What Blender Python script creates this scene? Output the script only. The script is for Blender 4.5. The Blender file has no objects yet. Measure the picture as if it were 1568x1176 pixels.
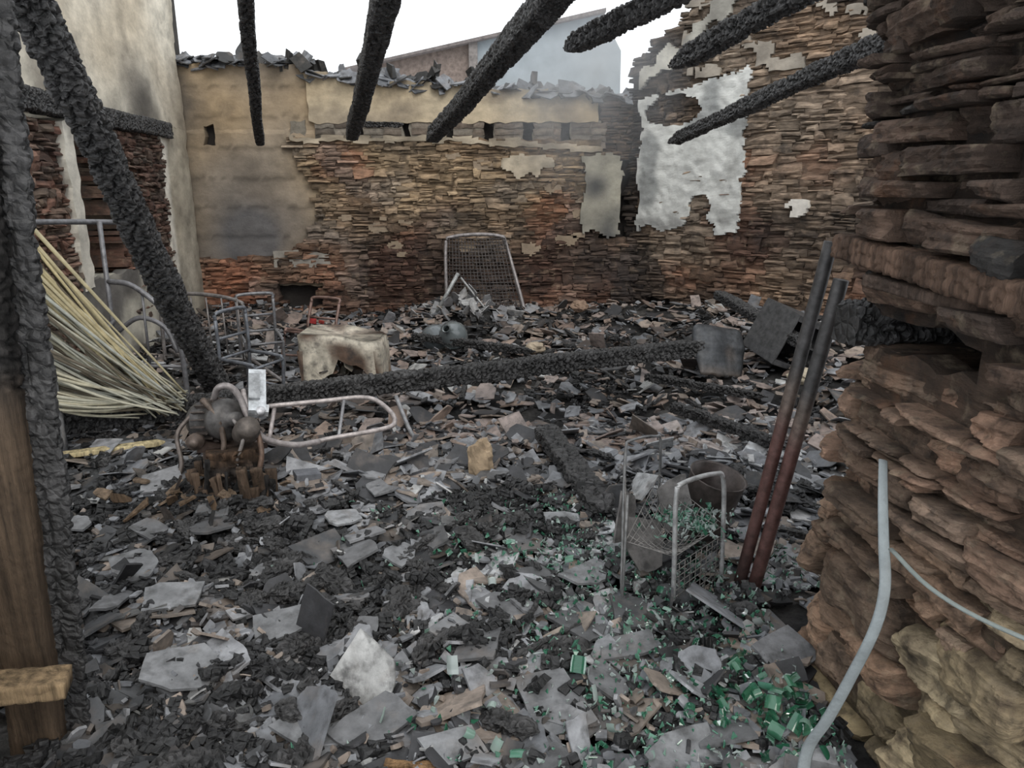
import bpy, math, random
from mathutils import Vector, Euler, Matrix, noise
R = random.Random(7)
scene = bpy.context.scene

# ------------------------------------------------------------------ helpers
class MB:
    def __init__(s): s.v=[]; s.f=[]; s.c=[]; s.m=[]; s.sm=[]
    def add(s, vs, fs, col, mi=0, smooth=False):
        o=len(s.v); s.v.extend([tuple(p) for p in vs])
        if isinstance(col,list): s.c.extend(col)
        else: s.c.extend([col]*len(vs))
        for f in fs:
            s.f.append([i+o for i in f]); s.m.append(mi); s.sm.append(smooth)
    def build(s, name, mats, parent=None):
        me=bpy.data.meshes.new(name); me.from_pydata(s.v,[],s.f)
        ca=me.color_attributes.new('Col','FLOAT_COLOR','POINT')
        flat=[]
        for c in s.c: flat.extend((c[0],c[1],c[2],1.0))
        ca.data.foreach_set('color',flat)
        if not isinstance(mats,(list,tuple)): mats=[mats]
        for m in mats: me.materials.append(m)
        me.polygons.foreach_set('material_index',s.m)
        me.polygons.foreach_set('use_smooth',s.sm)
        me.update()
        ob=bpy.data.objects.new(name,me); scene.collection.objects.link(ob)
        if parent: ob.parent=parent
        return ob

def nz(x,y,z=0.0): return noise.noise(Vector((x,y,z)))
def clamp(x,a=0.0,b=1.0): return max(a,min(b,x))
def sst(a,b,x):
    t=clamp((x-a)/(b-a)); return t*t*(3-2*t)
def mix(a,b,t):
    t=clamp(t); return tuple(a[i]*(1-t)+b[i]*t for i in range(3))
def mul(a,k): return tuple(clamp(c*k,0,1) for c in a)

def catmull(pts,n=6):
    P=[Vector(p) for p in pts]
    if len(P)<3: return P
    out=[]
    Q=[P[0]*2-P[1]]+P+[P[-1]*2-P[-2]]
    for i in range(1,len(Q)-2):
        a,b,c,d=Q[i-1],Q[i],Q[i+1],Q[i+2]
        for k in range(n):
            t=k/n
            out.append(0.5*((2*b)+(c-a)*t+(2*a-5*b+4*c-d)*t*t+(3*b-a-3*c+d)*t**3))
    out.append(P[-1]); return out

def sweep(mb,pts,r,col=(0.3,0.3,0.3),n=8,mi=0,flat=None,r1=None,up=None):
    P=[Vector(p) for p in pts]; vs=[]; fs=[]
    L=len(P)
    for i,p in enumerate(P):
        t=(P[min(i+1,L-1)]-P[max(i-1,0)]).normalized()
        if up is None: u=Vector((0,0,1)) if abs(t.z)<0.95 else Vector((0,1,0))
        else: u=Vector(up)
        a=t.cross(u).normalized(); b=a.cross(t).normalized()
        rr=r if r1 is None else r+(r1-r)*i/(L-1)
        for k in range(n):
            an=2*math.pi*k/n
            kk=1.0 if flat is None else flat
            vs.append(p+a*math.cos(an)*rr+b*math.sin(an)*rr*kk)
    for i in range(L-1):
        for k in range(n):
            fs.append([i*n+k,i*n+(k+1)%n,(i+1)*n+(k+1)%n,(i+1)*n+k])
    fs.append(list(range(n))[::-1]); fs.append([(L-1)*n+k for k in range(n)])
    mb.add(vs,fs,col,mi,True)

def box(mb,c,size,rot=(0,0,0),col=(0.3,0.3,0.3),mi=0,jit=0.0):
    M=Euler(rot).to_matrix(); vs=[]
    for x in(-.5,.5):
        for y in(-.5,.5):
            for z in(-.5,.5):
                vs.append(Vector(c)+M@Vector(((x+R.uniform(-jit,jit))*size[0],(y+R.uniform(-jit,jit))*size[1],(z+R.uniform(-jit,jit))*size[2])))
    mb.add(vs,[[0,1,3,2],[4,6,7,5],[0,4,5,1],[2,3,7,6],[0,2,6,4],[1,5,7,3]],col,mi)

def lathe(mb,c,prof,n=20,rot=(0,0,0),col=(0.3,0.3,0.3),mi=0,a0=0,a1=360):
    M=Euler(rot).to_matrix(); vs=[]; fs=[]; full=(a1-a0>=360)
    nn=n if full else n+1
    for r,z in prof:
        for k in range(nn):
            a=math.radians(a0+(a1-a0)*k/n); vs.append(Vector(c)+M@Vector((r*math.cos(a),r*math.sin(a),z)))
    for i in range(len(prof)-1):
        for k in range(n):
            k2=(k+1)%nn
            fs.append([i*nn+k,i*nn+k2,(i+1)*nn+k2,(i+1)*nn+k])
    mb.add(vs,fs,col,mi,True)

# ------------------------------------------------------------------ materials
def mat(name):
    m=bpy.data.materials.new(name); m.use_nodes=True
    nt=m.node_tree; b=nt.nodes['Principled BSDF']; return m,nt,b
def N(nt,t,**k):
    n=nt.nodes.new(t)
    for a,v in k.items(): setattr(n,a,v)
    return n
def vcol_mat(name,rough=0.85,scale=(1,1,1),nscale=18,var=0.5,bump=0.5,bdist=0.01,spec=0.3,detail_scale=60,metal=0.0,crack=None,stains=None):
    m,nt,b=mat(name); L=nt.links.new
    at=N(nt,'ShaderNodeAttribute',attribute_name='Col')
    tc=N(nt,'ShaderNodeTexCoord'); mp=N(nt,'ShaderNodeMapping'); mp.inputs['Scale'].default_value=scale
    L(tc.outputs['Object'],mp.inputs['Vector'])
    n1=N(nt,'ShaderNodeTexNoise'); n1.inputs['Scale'].default_value=nscale; n1.inputs['Detail'].default_value=8; n1.inputs['Roughness'].default_value=0.65
    n2=N(nt,'ShaderNodeTexNoise'); n2.inputs['Scale'].default_value=detail_scale; n2.inputs['Detail'].default_value=6; n2.inputs['Roughness'].default_value=0.7
    L(mp.outputs[0],n1.inputs['Vector']); L(tc.outputs['Object'] if stains else mp.outputs[0],n2.inputs['Vector'])
    r=N(nt,'ShaderNodeMapRange'); r.inputs['From Min'].default_value=0.3; r.inputs['From Max'].default_value=0.7
    r.inputs['To Min'].default_value=1-var; r.inputs['To Max'].default_value=1+var
    L(n1.outputs['Fac'],r.inputs['Value'])
    vm=N(nt,'ShaderNodeVectorMath',operation='SCALE'); L(at.outputs['Color'],vm.inputs[0]); L(r.outputs[0],vm.inputs['Scale'])
    colout=vm.outputs[0]
    if stains:
        for (sc,lo,hi,col,amt) in stains:
            ns=N(nt,'ShaderNodeTexNoise'); ns.inputs['Scale'].default_value=sc; ns.inputs['Detail'].default_value=5; ns.inputs['Roughness'].default_value=0.6
            L(tc.outputs['Object'],ns.inputs['Vector'])
            rr=N(nt,'ShaderNodeMapRange'); rr.inputs['From Min'].default_value=lo; rr.inputs['From Max'].default_value=hi; rr.inputs['To Max'].default_value=amt
            L(ns.outputs['Fac'],rr.inputs['Value'])
            mx=N(nt,'ShaderNodeMix',data_type='RGBA')
            mx.inputs[7].default_value=(*col,1)
            L(rr.outputs[0],mx.inputs[0]); L(colout,mx.inputs[6]); colout=mx.outputs[2]
    L(colout,b.inputs['Base Color'])
    ad=N(nt,'ShaderNodeMath',operation='ADD'); L(n1.outputs['Fac'],ad.inputs[0])
    ml=N(nt,'ShaderNodeMath',operation='MULTIPLY'); ml.inputs[1].default_value=0.5; L(n2.outputs['Fac'],ml.inputs[0]); L(ml.outputs[0],ad.inputs[1])
    last=ad
    if crack:
        vo=N(nt,'ShaderNodeTexVoronoi'); vo.feature='DISTANCE_TO_EDGE'; vo.inputs['Scale'].default_value=crack
        L(tc.outputs['Object'],vo.inputs['Vector'])
        mr=N(nt,'ShaderNodeMapRange'); mr.inputs['From Max'].default_value=.25; mr.inputs['To Max'].default_value=.7
        L(vo.outputs['Distance'],mr.inputs['Value'])
        a2=N(nt,'ShaderNodeMath',operation='ADD'); L(ad.outputs[0],a2.inputs[0]); L(mr.outputs[0],a2.inputs[1]); last=a2
    bp=N(nt,'ShaderNodeBump'); bp.inputs['Strength'].default_value=bump; bp.inputs['Distance'].default_value=bdist
    L(last.outputs[0],bp.inputs['Height']); L(bp.outputs[0],b.inputs['Normal'])
    b.inputs['Roughness'].default_value=rough; b.inputs['Specular IOR Level'].default_value=spec; b.inputs['Metallic'].default_value=metal
    return m
M_STONE=vcol_mat('schist_stone',0.92,(1,1,4),9,0.5,0.8,0.015,stains=[(7,.52,.72,(.03,.027,.026),.75),(11,.56,.75,(.36,.27,.19),.5),(1.3,.50,.68,(.035,.03,.03),.50)])
M_BIGSTONE=vcol_mat('schist_stone_near',0.88,(1,1,5),7,0.55,1.0,0.025,detail_scale=50,stains=[(8,.48,.70,(.06,.042,.032),.8),(14,.55,.72,(.38,.31,.22),.45),(5,.60,.78,(.26,.12,.06),.45),(22,.52,.66,(.03,.025,.022),.6)])
M_PLASTER=vcol_mat('lime_plaster',0.95,(1,1,1.6),5,0.26,0.7,0.012,detail_scale=40,stains=[(3.5,.54,.80,(.10,.09,.08),.55)])
M_SLATE=vcol_mat('roof_slate',0.55,(1,1,1),14,0.45,0.5,0.006,spec=0.45,stains=[(16,.50,.68,(.035,.034,.034),.70),(6,.54,.72,(.20,.165,.14),.5)])
M_CHAR=vcol_mat('charred_wood',0.5,(1,1,1),30,0.5,0.9,0.008,spec=0.5,detail_scale=90,crack=30)
M_WOOD=vcol_mat('weathered_wood',0.85,(16,16,1),3,0.7,1.0,0.012,detail_scale=12)
M_METAL=vcol_mat('burnt_steel',0.5,(1,1,1),25,0.5,0.3,0.003,metal=0.4,spec=0.5)
M_ASH=vcol_mat('ash_ground',0.95,(1,1,1),16,0.8,1.0,0.03,detail_scale=70)
M_CANE=vcol_mat('dry_cane',0.6,(1,1,1),20,0.25,0.2,0.003)
M_BRICK=vcol_mat('old_brick',0.9,(1,1,1),15,0.4,0.5,0.01)
M_RENDER=vcol_mat('house_render',0.9,(1,1,1),3,0.15,0.2,0.01)
M_GLASS,nt,b=mat('green_glass')
at=N(nt,'ShaderNodeAttribute',attribute_name='Col'); nt.links.new(at.outputs['Color'],b.inputs['Base Color'])
b.inputs['Roughness'].default_value=0.12; b.inputs['Transmission Weight'].default_value=0.45; b.inputs['Specular IOR Level'].default_value=0.8

# ------------------------------------------------------------------ wall paths
def mkpath(pts,sign=1,rounding=0):
    P=[Vector(p) for p in pts]
    if rounding: P=catmull([(p[0],p[1],0) for p in pts],rounding)
    P=[Vector((p[0],p[1])) for p in P]
    S=[0]
    for i in range(1,len(P)): S.append(S[-1]+(P[i]-P[i-1]).length)
    def seg(s):
        i=0
        while i<len(P)-2 and s>S[i+1]: i+=1
        t=(s-S[i])/(S[i+1]-S[i]); p=P[i]+(P[i+1]-P[i])*t
        return p,(P[i+1]-P[i]).normalized()
    def f(s):
        p,t=seg(s)
        if rounding:
            t=(seg(min(s+.08,S[-1]))[0]-seg(max(s-.08,0))[0]).normalized()
        return p,Vector((t.y,-t.x))*sign
    f.length=S[-1]
    return f
P_BACK=mkpath([(-3.75,8.6),(1.6,8.6)])            # s = X+3.75
P_RIGHT=mkpath([(1.4,8.6),(5.2,5.37)])
P_LEFT=mkpath([(-3.6,8.6),(-2.9,3.38)],-1)
P_JAMB=mkpath([(2.6,2.32),(1.5,2.3),(1.04,2.16),(0.99,1.75),(1.04,1.32),(1.45,1.12),(2.3,1.1)],1,8)
P_JAMBL=mkpath([(-2.1,1.72),(-1.5,1.68),(-1.36,1.45),(-1.38,1.0),(-1.7,0.7)],-1,8)

def stone(mb,path,s0,s1,z0,z1,out,back,col,nx=4,nzc=3,rough=0.01,jz=0.2,offz=None,round_=0.012,cv=0.08,lam=.010,wob=.12):
    h=z1-z0; w=s1-s0
    zb0=z0+R.uniform(-jz,jz)*h; zb1=z0+R.uniform(-jz,jz)*h
    zt0=z1+R.uniform(-jz,jz)*h; zt1=z1+R.uniform(-jz,jz)*h
    sl=R.uniform(-.45,.45)*h; sr=R.uniform(-.45,.45)*h
    tx=R.uniform(-1,1)*rough; tz=R.uniform(-1,1)*rough
    vs=[];cs=[];sd=R.uniform(0,100)
    def pos(a,b,d):
        s=s0+w*a+(sl*(1-a)+sr*a)*(b-.5)
        z=(zb0*(1-a)+zb1*a)*(1-b)+(zt0*(1-a)+zt1*a)*b
        p,n=path(s)
        if offz: d=d+offz(s,z)
        return (p.x+n.x*d,p.y+n.y*d,z)
    for j in range(nzc):
        for i in range(nx):
            a=i/(nx-1); b=j/(nzc-1)
            aa=a; bb=b
            ed=(i in(0,nx-1)) or (j in(0,nzc-1))
            if nx>5:
                d=out+tx*(a-.5)*2+tz*(b-.5)*2
                d+=nz(a*w*7+sd,b*h*11,sd)*rough*1.6
                d+=round(nz(a*w*4+sd,b*h*60,sd+5)*3)/3*lam        # lamination ledges
                d+=nz(a*w*30+sd,b*h*40,sd)*.006
                d+=R.uniform(-.003,.003)
                eb=abs(2*a-1)+.18*nz(b*h*40,sd)
                d-=round_*( (abs(2*b-1))**6+ clamp(eb,0,1.1)**10)
                bb=b+nz(a*w*10+sd,b*2)*wob
            else:
                d=out+tx*(a-.5)*2+tz*(b-.5)*2+R.uniform(-1,1)*rough*.5
                if ed: d-=round_
                else:
                    aa+=R.uniform(-.25,.25)/(nx-1); bb+=R.uniform(-.25,.25)/(nzc-1)
                if j in(0,nzc-1) and 0<i<nx-1: bb+=R.uniform(-.16,.16)
            vs.append(pos(aa,bb,d))
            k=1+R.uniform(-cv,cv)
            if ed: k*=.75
            cs.append(mul(col,k))
    fs=[]
    for j in range(nzc-1):
        for i in range(nx-1):
            q=j*nx+i; fs.append([q,q+1,q+nx+1,q+nx])
    per=[(i,0) for i in range(nx)]+[(nx-1,j) for j in range(1,nzc)]+[(i,nzc-1) for i in range(nx-2,-1,-1)]+[(0,j) for j in range(nzc-2,0,-1)]
    o=len(vs)
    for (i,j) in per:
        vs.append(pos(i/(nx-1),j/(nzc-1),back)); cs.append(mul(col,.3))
    n=len(per)
    for k in range(n):
        a=per[k][1]*nx+per[k][0]; b2=per[(k+1)%n][1]*nx+per[(k+1)%n][0]
        fs.append([a,o+k,o+(k+1)%n,b2])
    mb.add(vs,fs,cs,0,False)

def stonewall(mb,path,s0,s1,zlo,top,keep,colf,hr=(.024,.068),wr=(.06,.25),out=(-.012,.035),back=-.12,**kw):
    s=s0
    while s<s1:
        W=R.uniform(.25,.7)
        z=zlo-R.uniform(0,.05)
        while z<6:
            h=R.uniform(*hr)
            if R.random()<.12: h*=1.7
            ss=s-R.uniform(-.03,.08); any_=False
            while ss<s+W-.03:
                w=R.uniform(*wr)*(1+3*max(0,h-.06)*3)
                if ss+w>s+W+.08: w=s+W+R.uniform(-.02,.07)-ss
                if w<.03: break
                sm=ss+w/2; zm=z+h/2; g=.002
                if zm<top(sm):
                    any_=True
                    if keep(sm,zm):
                        if h>.045 and R.random()<.35:
                            q=R.uniform(.35,.6)*h
                            stone(mb,path,ss+g,ss+w-g,z+g,z+q-g,R.uniform(*out),back,colf(sm,zm),**kw)
                            stone(mb,path,ss+g,ss+w-g,z+q+g,z+h-g,R.uniform(*out),back,colf(sm,zm),**kw)
                        else:
                            stone(mb,path,ss+g,ss+w-g,z+g,z+h-g,R.uniform(*out),back,colf(sm,zm),**kw)
                ss+=w
            z+=h
            if not any_ and z>1.5: break
        s+=W

def sheet(mb,path,s0,s1,z0,z1,step,keep,off,colf,thick=.03,mi=0):
    ns=max(2,int((s1-s0)/step)+1); nn=max(2,int((z1-z0)/step)+1)
    ids={}; vs=[]; cs=[]; fs=[]
    def vid(i,j,b):
        k=(i,j,b)
        if k in ids: return ids[k]
        s=s0+(s1-s0)*i/(ns-1); z=z0+(z1-z0)*j/(nn-1)
        s+=nz(s*9,z*9,7)*step*.9; z+=nz(s*9,z*9,17)*step*.9
        p,n=path(s); d=off(s,z)-(thick if b else 0)
        ids[k]=len(vs); vs.append((p.x+n.x*d,p.y+n.y*d,z)); cs.append(mul(colf(s,z),1 if not b else .6)); return ids[k]
    K=[[keep(s0+(s1-s0)*(i+.5)/(ns-1),z0+(z1-z0)*(j+.5)/(nn-1)) for j in range(nn-1)] for i in range(ns-1)]
    for i in range(ns-1):
        for j in range(nn-1):
            if not K[i][j]: continue
            fs.append([vid(i,j,0),vid(i+1,j,0),vid(i+1,j+1,0),vid(i,j+1,0)])
            for (di,dj,e) in ((-1,0,((i,j),(i,j+1))),(1,0,((i+1,j),(i+1,j+1))),(0,-1,((i,j),(i+1,j))),(0,1,((i,j+1),(i+1,j+1)))):
                a,b=i+di,j+dj
                if not(0<=a<ns-1 and 0<=b<nn-1 and K[a][b]):
                    (p,q),(r,t)=e
                    fs.append([vid(p,q,0),vid(r,t,0),vid(r,t,1),vid(p,q,1)])
    mb.add(vs,fs,cs,mi,False)

def core(mb,path,prof,zb,d0,d1,col=(.03,.026,.024)):
    for (a,za),(b_,zb_) in zip(prof[:-1],prof[1:]):
        vs=[]
        for s,zt in ((a,za),(b_,zb_)):
            p,n=path(s)
            for d in(d0,d1):
                for z in(zb,zt): vs.append((p.x+n.x*d,p.y+n.y*d,z))
        mb.add(vs,[[0,1,3,2],[4,6,7,5],[0,4,5,1],[2,3,7,6],[0,2,6,4],[1,5,7,3]],col)

def slate(mb,c,w,h,t,rot,col):
    M=Euler(rot).to_matrix(); pts=[]
    cor=[(-.5,-.5),(.5,-.5),(.5,.5),(-.5,.5)]
    for k,(x,y) in enumerate(cor):
        if R.random()<.4:
            nx_,ny_=cor[(k+1)%4]; px,py=cor[k-1]
            a=R.uniform(.12,.45); b=R.uniform(.12,.45)
            pts.append((x+(px-x)*a,y+(py-y)*a)); pts.append((x+(nx_-x)*b,y+(ny_-y)*b))
        else: pts.append((x+R.uniform(-.1,.1),y+R.uniform(-.1,.1)))
    if w>.09:
        q=[]
        for k,(x,y) in enumerate(pts):
            x2,y2=pts[(k+1)%len(pts)]; q.append((x,y))
            for t_ in (.33,.66): q.append((x+(x2-x)*t_+R.uniform(-.025,.025),y+(y2-y)*t_+R.uniform(-.025,.025)))
        pts=q
    n=len(pts); vs=[];fs=[]
    wp=R.uniform(-.15,.15)
    for sgn in(-.5,.5):
        for x,y in pts: vs.append(Vector(c)+M@Vector((x*w,y*h,t*sgn+wp*x*y*w)))
    fs.append(list(range(n))[::-1]); fs.append([n+k for k in range(n)])
    for k in range(n): fs.append([k,(k+1)%n,n+(k+1)%n,n+k])
    mb.add(vs,fs,col)

# ------------------------------------------------------------------ BACK WALL
XO=3.75
def bx(s): return s-XO
def top_stone(s):
    X=bx(s)
    t=2.02 if X<-.6 else 2.02-.1*clamp((X+.6)/1.5)
    return t+.03*nz(s*3,0)
def keep_back(s,z):
    X=bx(s)
    if -2.72<X<-2.2 and .12<z<.45: return False
    if .97<X and z>.95: return False
    if z>.72+.12*nz(X*2,5):
        lim=-2.45+.25*sst(1.9,1.5,z)-.35*sst(1.15,.75,z)+.12*nz(z*5,2)
        return X>lim
    return True
TAN=(.39,.285,.18); RED=(.29,.125,.075); BRN=(.25,.175,.125); BLK=(.030,.027,.027)
def col_back(s,z,rnd=True):
    X=bx(s)
    c=mix(BRN,TAN,sst(.7,1.6,z+.3*nz(X*1.3,z*2)))
    c=mix(c,RED,clamp(sst(1.2,.2,z)*.65+.4*nz(X*1.7,z*1.7,4)))
    c=mix(c,RED,.7*sst(.15,.45,nz(X*1.1+5,z*1.4,9)))
    c=mix(c,(.25,.23,.21),.5*sst(.0,.4,nz(X*1.9+8,z*2.4,19)))
    soot=sst(-.05,.45,nz(X*.8+2,z*1.1,2)+.55*math.exp(-((X+1.5)**2/.8+(z-.75)**2/.35))+.3*math.exp(-((X-.5)**2/.4+(z-.7)**2/.3))-.12)
    soot=max(soot,.7*sst(.15,.5,nz(X*1.7,z*1.2,77)+.08))
    c=mix(c,BLK,.72*soot)
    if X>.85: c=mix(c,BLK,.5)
    return mul(c,R.uniform(.55,1.45)) if rnd else mul(c,.6)
wb=MB()
core(wb,P_BACK,[(-.35,2.76),(1.5,2.76),(1.52,2.62),(4.6,2.4),(5.45,2.45)],-.3,-.62,-.16)
wall_back=wb.build('wall_back',M_PLASTER)
sb=MB(); stonewall(sb,P_BACK,0.05,5.3,-.1,top_stone,keep_back,col_back,round_=.007,back=-.15,jz=.3)
sheet(sb,P_BACK,0.02,5.3,-.1,2.02,.04,keep_back,lambda s,z:-.012+.012*nz(s*9,z*9),lambda s,z:col_back(s,z,False),.1)
stonewall(sb,P_BACK,4.72,5.3,1.85,lambda s:2.5+.05*nz(s*4,1),lambda s,z:True,lambda s,z:mul(mix(BRN,BLK,.55),R.uniform(.5,1.3)),out=(-.08,-.04),back=-.2)
sb.build('stonework',M_STONE,wall_back)
pb=MB()
CRM=(.54,.46,.34); CONC=(.30,.25,.195)
topu=lambda s:(2.70-.07*(s-1.5)+.02*nz(s*5,3)) if s>1.5 else 2.80+.02*nz(s*5,3)
def col_plu(s,z):
    X=bx(s); c=mix(CRM,(.45,.355,.235),clamp(.4+nz(X*1.1,z*2,3)))
    c=mul(c,1-.12*(math.sin(z*36)>.8)); k=sst(.0,.45,nz(X*2.3,z*2.5,8)); c=mix(c,(.12,.1,.09),.4*k)
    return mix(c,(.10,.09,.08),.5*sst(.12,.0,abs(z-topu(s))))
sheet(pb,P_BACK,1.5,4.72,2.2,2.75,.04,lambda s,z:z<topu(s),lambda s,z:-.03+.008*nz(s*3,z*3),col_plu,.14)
def col_pll(s,z):
    X=bx(s); c=mix(CONC,(.37,.28,.18),clamp(.5+1.2*nz(X*1.3,z*1.5,3)))
    g=math.exp(-((X+3.0)**2/.30+(z-.95)**2/.30)); c=mix(c,(.085,.095,.115),.85*clamp(g*1.3))
    k=sst(-.1,.5,nz(X*1.5,z*1.2,12)); c=mix(c,(.09,.075,.065),.45*k)
    c=mul(c,1-.35*(abs((z*3.1)%1-.5)>.46))
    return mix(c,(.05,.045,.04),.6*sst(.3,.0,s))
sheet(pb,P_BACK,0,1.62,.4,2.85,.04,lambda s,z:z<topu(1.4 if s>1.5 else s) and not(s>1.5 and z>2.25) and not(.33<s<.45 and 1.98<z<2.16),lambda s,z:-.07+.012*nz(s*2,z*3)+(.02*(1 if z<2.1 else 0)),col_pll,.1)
def keep_g(s,z):
    X=bx(s); return .8+.03*math.sin(z*9)<X<1.22+.08*nz(z*4,1) and 1.0+.1*nz(X*5,2)<z<1.86+.06*nz(X*8,4)
sheet(pb,P_BACK,4.5,5.1,.95,1.95,.025,keep_g,lambda s,z:.045+.008*nz(s*4,z*4),lambda s,z:mix((.36,.34,.28),(.09,.09,.09),clamp(.3+1.5*nz(s*3,z*3,1))),.12)
sheet(pb,P_BACK,3.5,4.3,1.5,1.95,.02,lambda s,z:((s-3.9)/.28)**2+((z-1.74)/.11)**2+1.1*nz(s*8,z*8)<1,lambda s,z:.04+.01*nz(s*6,z*6),lambda s,z:mul((.50,.43,.33),.9+.5*nz(s*9,z*9)),.06)
sheet(pb,P_BACK,1.0,1.65,.62,.8,.03,lambda s,z:nz(s*4,z*9)+.5>.2,lambda s,z:.0,lambda s,z:(.3,.28,.25),.15)
sheet(pb,P_BACK,1.3,4.75,1.86,2.06,.025,lambda s,z:abs(z-(top_stone(s)-.0))<.03+.03*nz(s*6,2),lambda s,z:.04+.02*nz(s*5,z*9),lambda s,z:mul((.40,.34,.26),.9+.6*nz(s*4,z*5)),.15)
for k in range(14):
    s_=R.uniform(1.8,4.6); z_=R.uniform(.7,1.85); w_=R.uniform(.05,.13)
    sheet(pb,P_BACK,s_-.2,s_+.2,z_-.12,z_+.12,.02,lambda s,z:((s-s_)/w_)**2+((z-z_)/(w_*.5))**2+1.4*nz(s*9,z*9,k)<1,lambda s,z:.022,lambda s,z:(.30,.235,.17),.05)
pb.build('plaster',M_PLASTER,wall_back)
bb=MB(); pockets=[1.51,2.05,2.58,3.04,3.50,3.93,4.35]
for a,b_ in zip(pockets[:-1]+[4.35],pockets[1:]+[4.85]):
    s0=a+.055; s1=b_-.055
    for r_ in range(4):
        z0=1.93+r_*.07
        s=s0
        while s<s1-.02:
            w=min(.22,s1-s)
            if s1-s-w<.06: w=s1-s
            k=R.uniform(.7,1.15); base=mix((.29,.26,.22),(.22,.15,.11),R.random()*.6)
            base=mix(base,BLK,.4*R.random())
            stone(bb,P_BACK,s+.004,s+w-.004,z0,z0+.062,-.035+R.uniform(-.006,.006),-.18,mul(base,k),rough=.003,jz=.04,round_=.004)
            s+=w
sheet(bb,P_BACK,1.3,4.75,1.9,2.22,.04,lambda s,z:all(abs(s-p)>.055 for p in pockets),lambda s,z:-.05,lambda s,z:(.2,.18,.15),.1)
bb.build('joist_pocket_course',M_BRICK,wall_back)
cs_=MB()
for i in range(420):
    s=R.uniform(.1,5.2); X=bx(s); zt=(2.8 if s<1.5 else 2.66-.07*(s-1.5))
    tilt=R.gauss(0,.35); up=R.random()<.12
    c=mix((.06,.065,.075),(.22,.23,.25),R.random())
    if R.random()<.3: c=(.02,.02,.02)
    w=R.uniform(.08,.26); h=R.uniform(.08,.22)
    rx=R.uniform(.6,1.5) if up else R.gauss(.45,.3)
    slate(cs_,(X,8.60+R.uniform(0,.5),zt+R.uniform(0,.07)+(.04 if up else 0)),w,h,.012,(rx,tilt,R.uniform(-.8,.8)),c)
for i in range(12):
    X=R.choice([R.uniform(-2.7,-1.5),R.uniform(-1.4,.6)]); hh=R.uniform(.08,.22)
    box(cs_,(X,8.7,2.7-.05*(X+2)+hh/2),(R.uniform(.04,.09),.06,hh),(R.gauss(0,.2),R.gauss(0,.3),R.uniform(0,3)),(.02,.019,.018),0,.2)
cs_.build('coping_slates',M_SLATE,wall_back)

# ------------------------------------------------------------------ RIGHT WALL
wr_=MB(); topr=lambda s: min(2.86+.72*max(s,0)+.06*nz(s*3,1),4.4)
core(wr_,P_RIGHT,[(-.1,2.8),(.5,3.2),(1.0,3.5),(2.0,4.2),(4.9,4.3)],-.3,-.6,-.14)
wall_right=wr_.build('wall_right',M_PLASTER)
sr_=MB()
def col_right(s,z,rnd=True):
    c=mix((.31,.25,.195),(.34,.235,.16),clamp(.5+nz(s*1.2,z*1.2,2)))
    c=mix(c,RED,.7*sst(.0,.4,nz(s*1.3,z*1.5,14)-.3*(z-1.2)))
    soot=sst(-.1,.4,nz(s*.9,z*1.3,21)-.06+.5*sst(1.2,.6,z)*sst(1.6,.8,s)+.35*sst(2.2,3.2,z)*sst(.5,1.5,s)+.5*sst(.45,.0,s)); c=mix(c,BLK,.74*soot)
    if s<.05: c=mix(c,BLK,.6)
    return mul(c,R.uniform(.55,1.45)) if rnd else mul(c,.6)
keep_r=lambda s,z:not(.15<s<.5 and .12<z<.3)
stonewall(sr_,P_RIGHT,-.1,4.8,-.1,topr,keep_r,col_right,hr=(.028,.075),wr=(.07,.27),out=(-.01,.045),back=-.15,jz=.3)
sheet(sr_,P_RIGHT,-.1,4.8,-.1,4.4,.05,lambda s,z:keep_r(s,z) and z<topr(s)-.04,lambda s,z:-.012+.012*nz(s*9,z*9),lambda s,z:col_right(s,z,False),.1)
sr_.build('stonework',M_STONE,wall_right)
pr=MB()
def keep_w(s,z):
    e=.06*nz(s*3.2,z*3.2,5)+.05*nz(s*9,z*9,1)+.03*nz(s*22,z*22,1)
    if s<.04-e or s>1.24+e: return False
    t=2.40+.20*s+e
    bm=1.06+e+.22*math.exp(-((s-.78)/.16)**2)
    if not bm<z<t: return False
    if ((s-.42)/.34)**2+((z-2.30)/.16)**2+3*e<1: return False
    if ((s-.80)/.13)**2+((z-1.32)/.12)**2+4*e<1: return False
    return True
def col_w(s,z):
    k=sst(.05,.40,nz(s*3,z*2.5,4)); c=mix((.62,.625,.60),(.24,.25,.25),k*.75)
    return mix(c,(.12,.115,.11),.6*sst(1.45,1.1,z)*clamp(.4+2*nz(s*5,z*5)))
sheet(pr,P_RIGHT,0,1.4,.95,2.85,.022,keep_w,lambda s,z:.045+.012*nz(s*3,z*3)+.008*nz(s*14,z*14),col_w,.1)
sheet(pr,P_RIGHT,1.7,2.0,1.2,1.45,.02,lambda s,z:((s-1.85)/.10)**2+((z-1.33)/.09)**2+1.2*nz(s*12,z*12)<1,lambda s,z:.07,lambda s,z:(.7,.66,.6),.08)
sheet(pr,P_RIGHT,.5,2.6,2.6,4.0,.03,lambda s,z:nz(s*2.5+1,z*4,3)+.3*nz(s*9,z*9)>.26,lambda s,z:.035,lambda s,z:mul((.36,.32,.27),.9+.6*nz(s*3,z*3)),.08)
sheet(pr,P_RIGHT,0,1.2,2.5,3.5,.022,lambda s,z:abs(z-(topr(s)-.28))<.08+.16*nz(s*5,2)+.10*nz(s*9,z*9),lambda s,z:.045,lambda s,z:mix((.54,.52,.46),(.20,.19,.17),clamp(.4+2*nz(s*3,z*3))),.08)
pr.build('plaster',M_PLASTER,wall_right)

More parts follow.
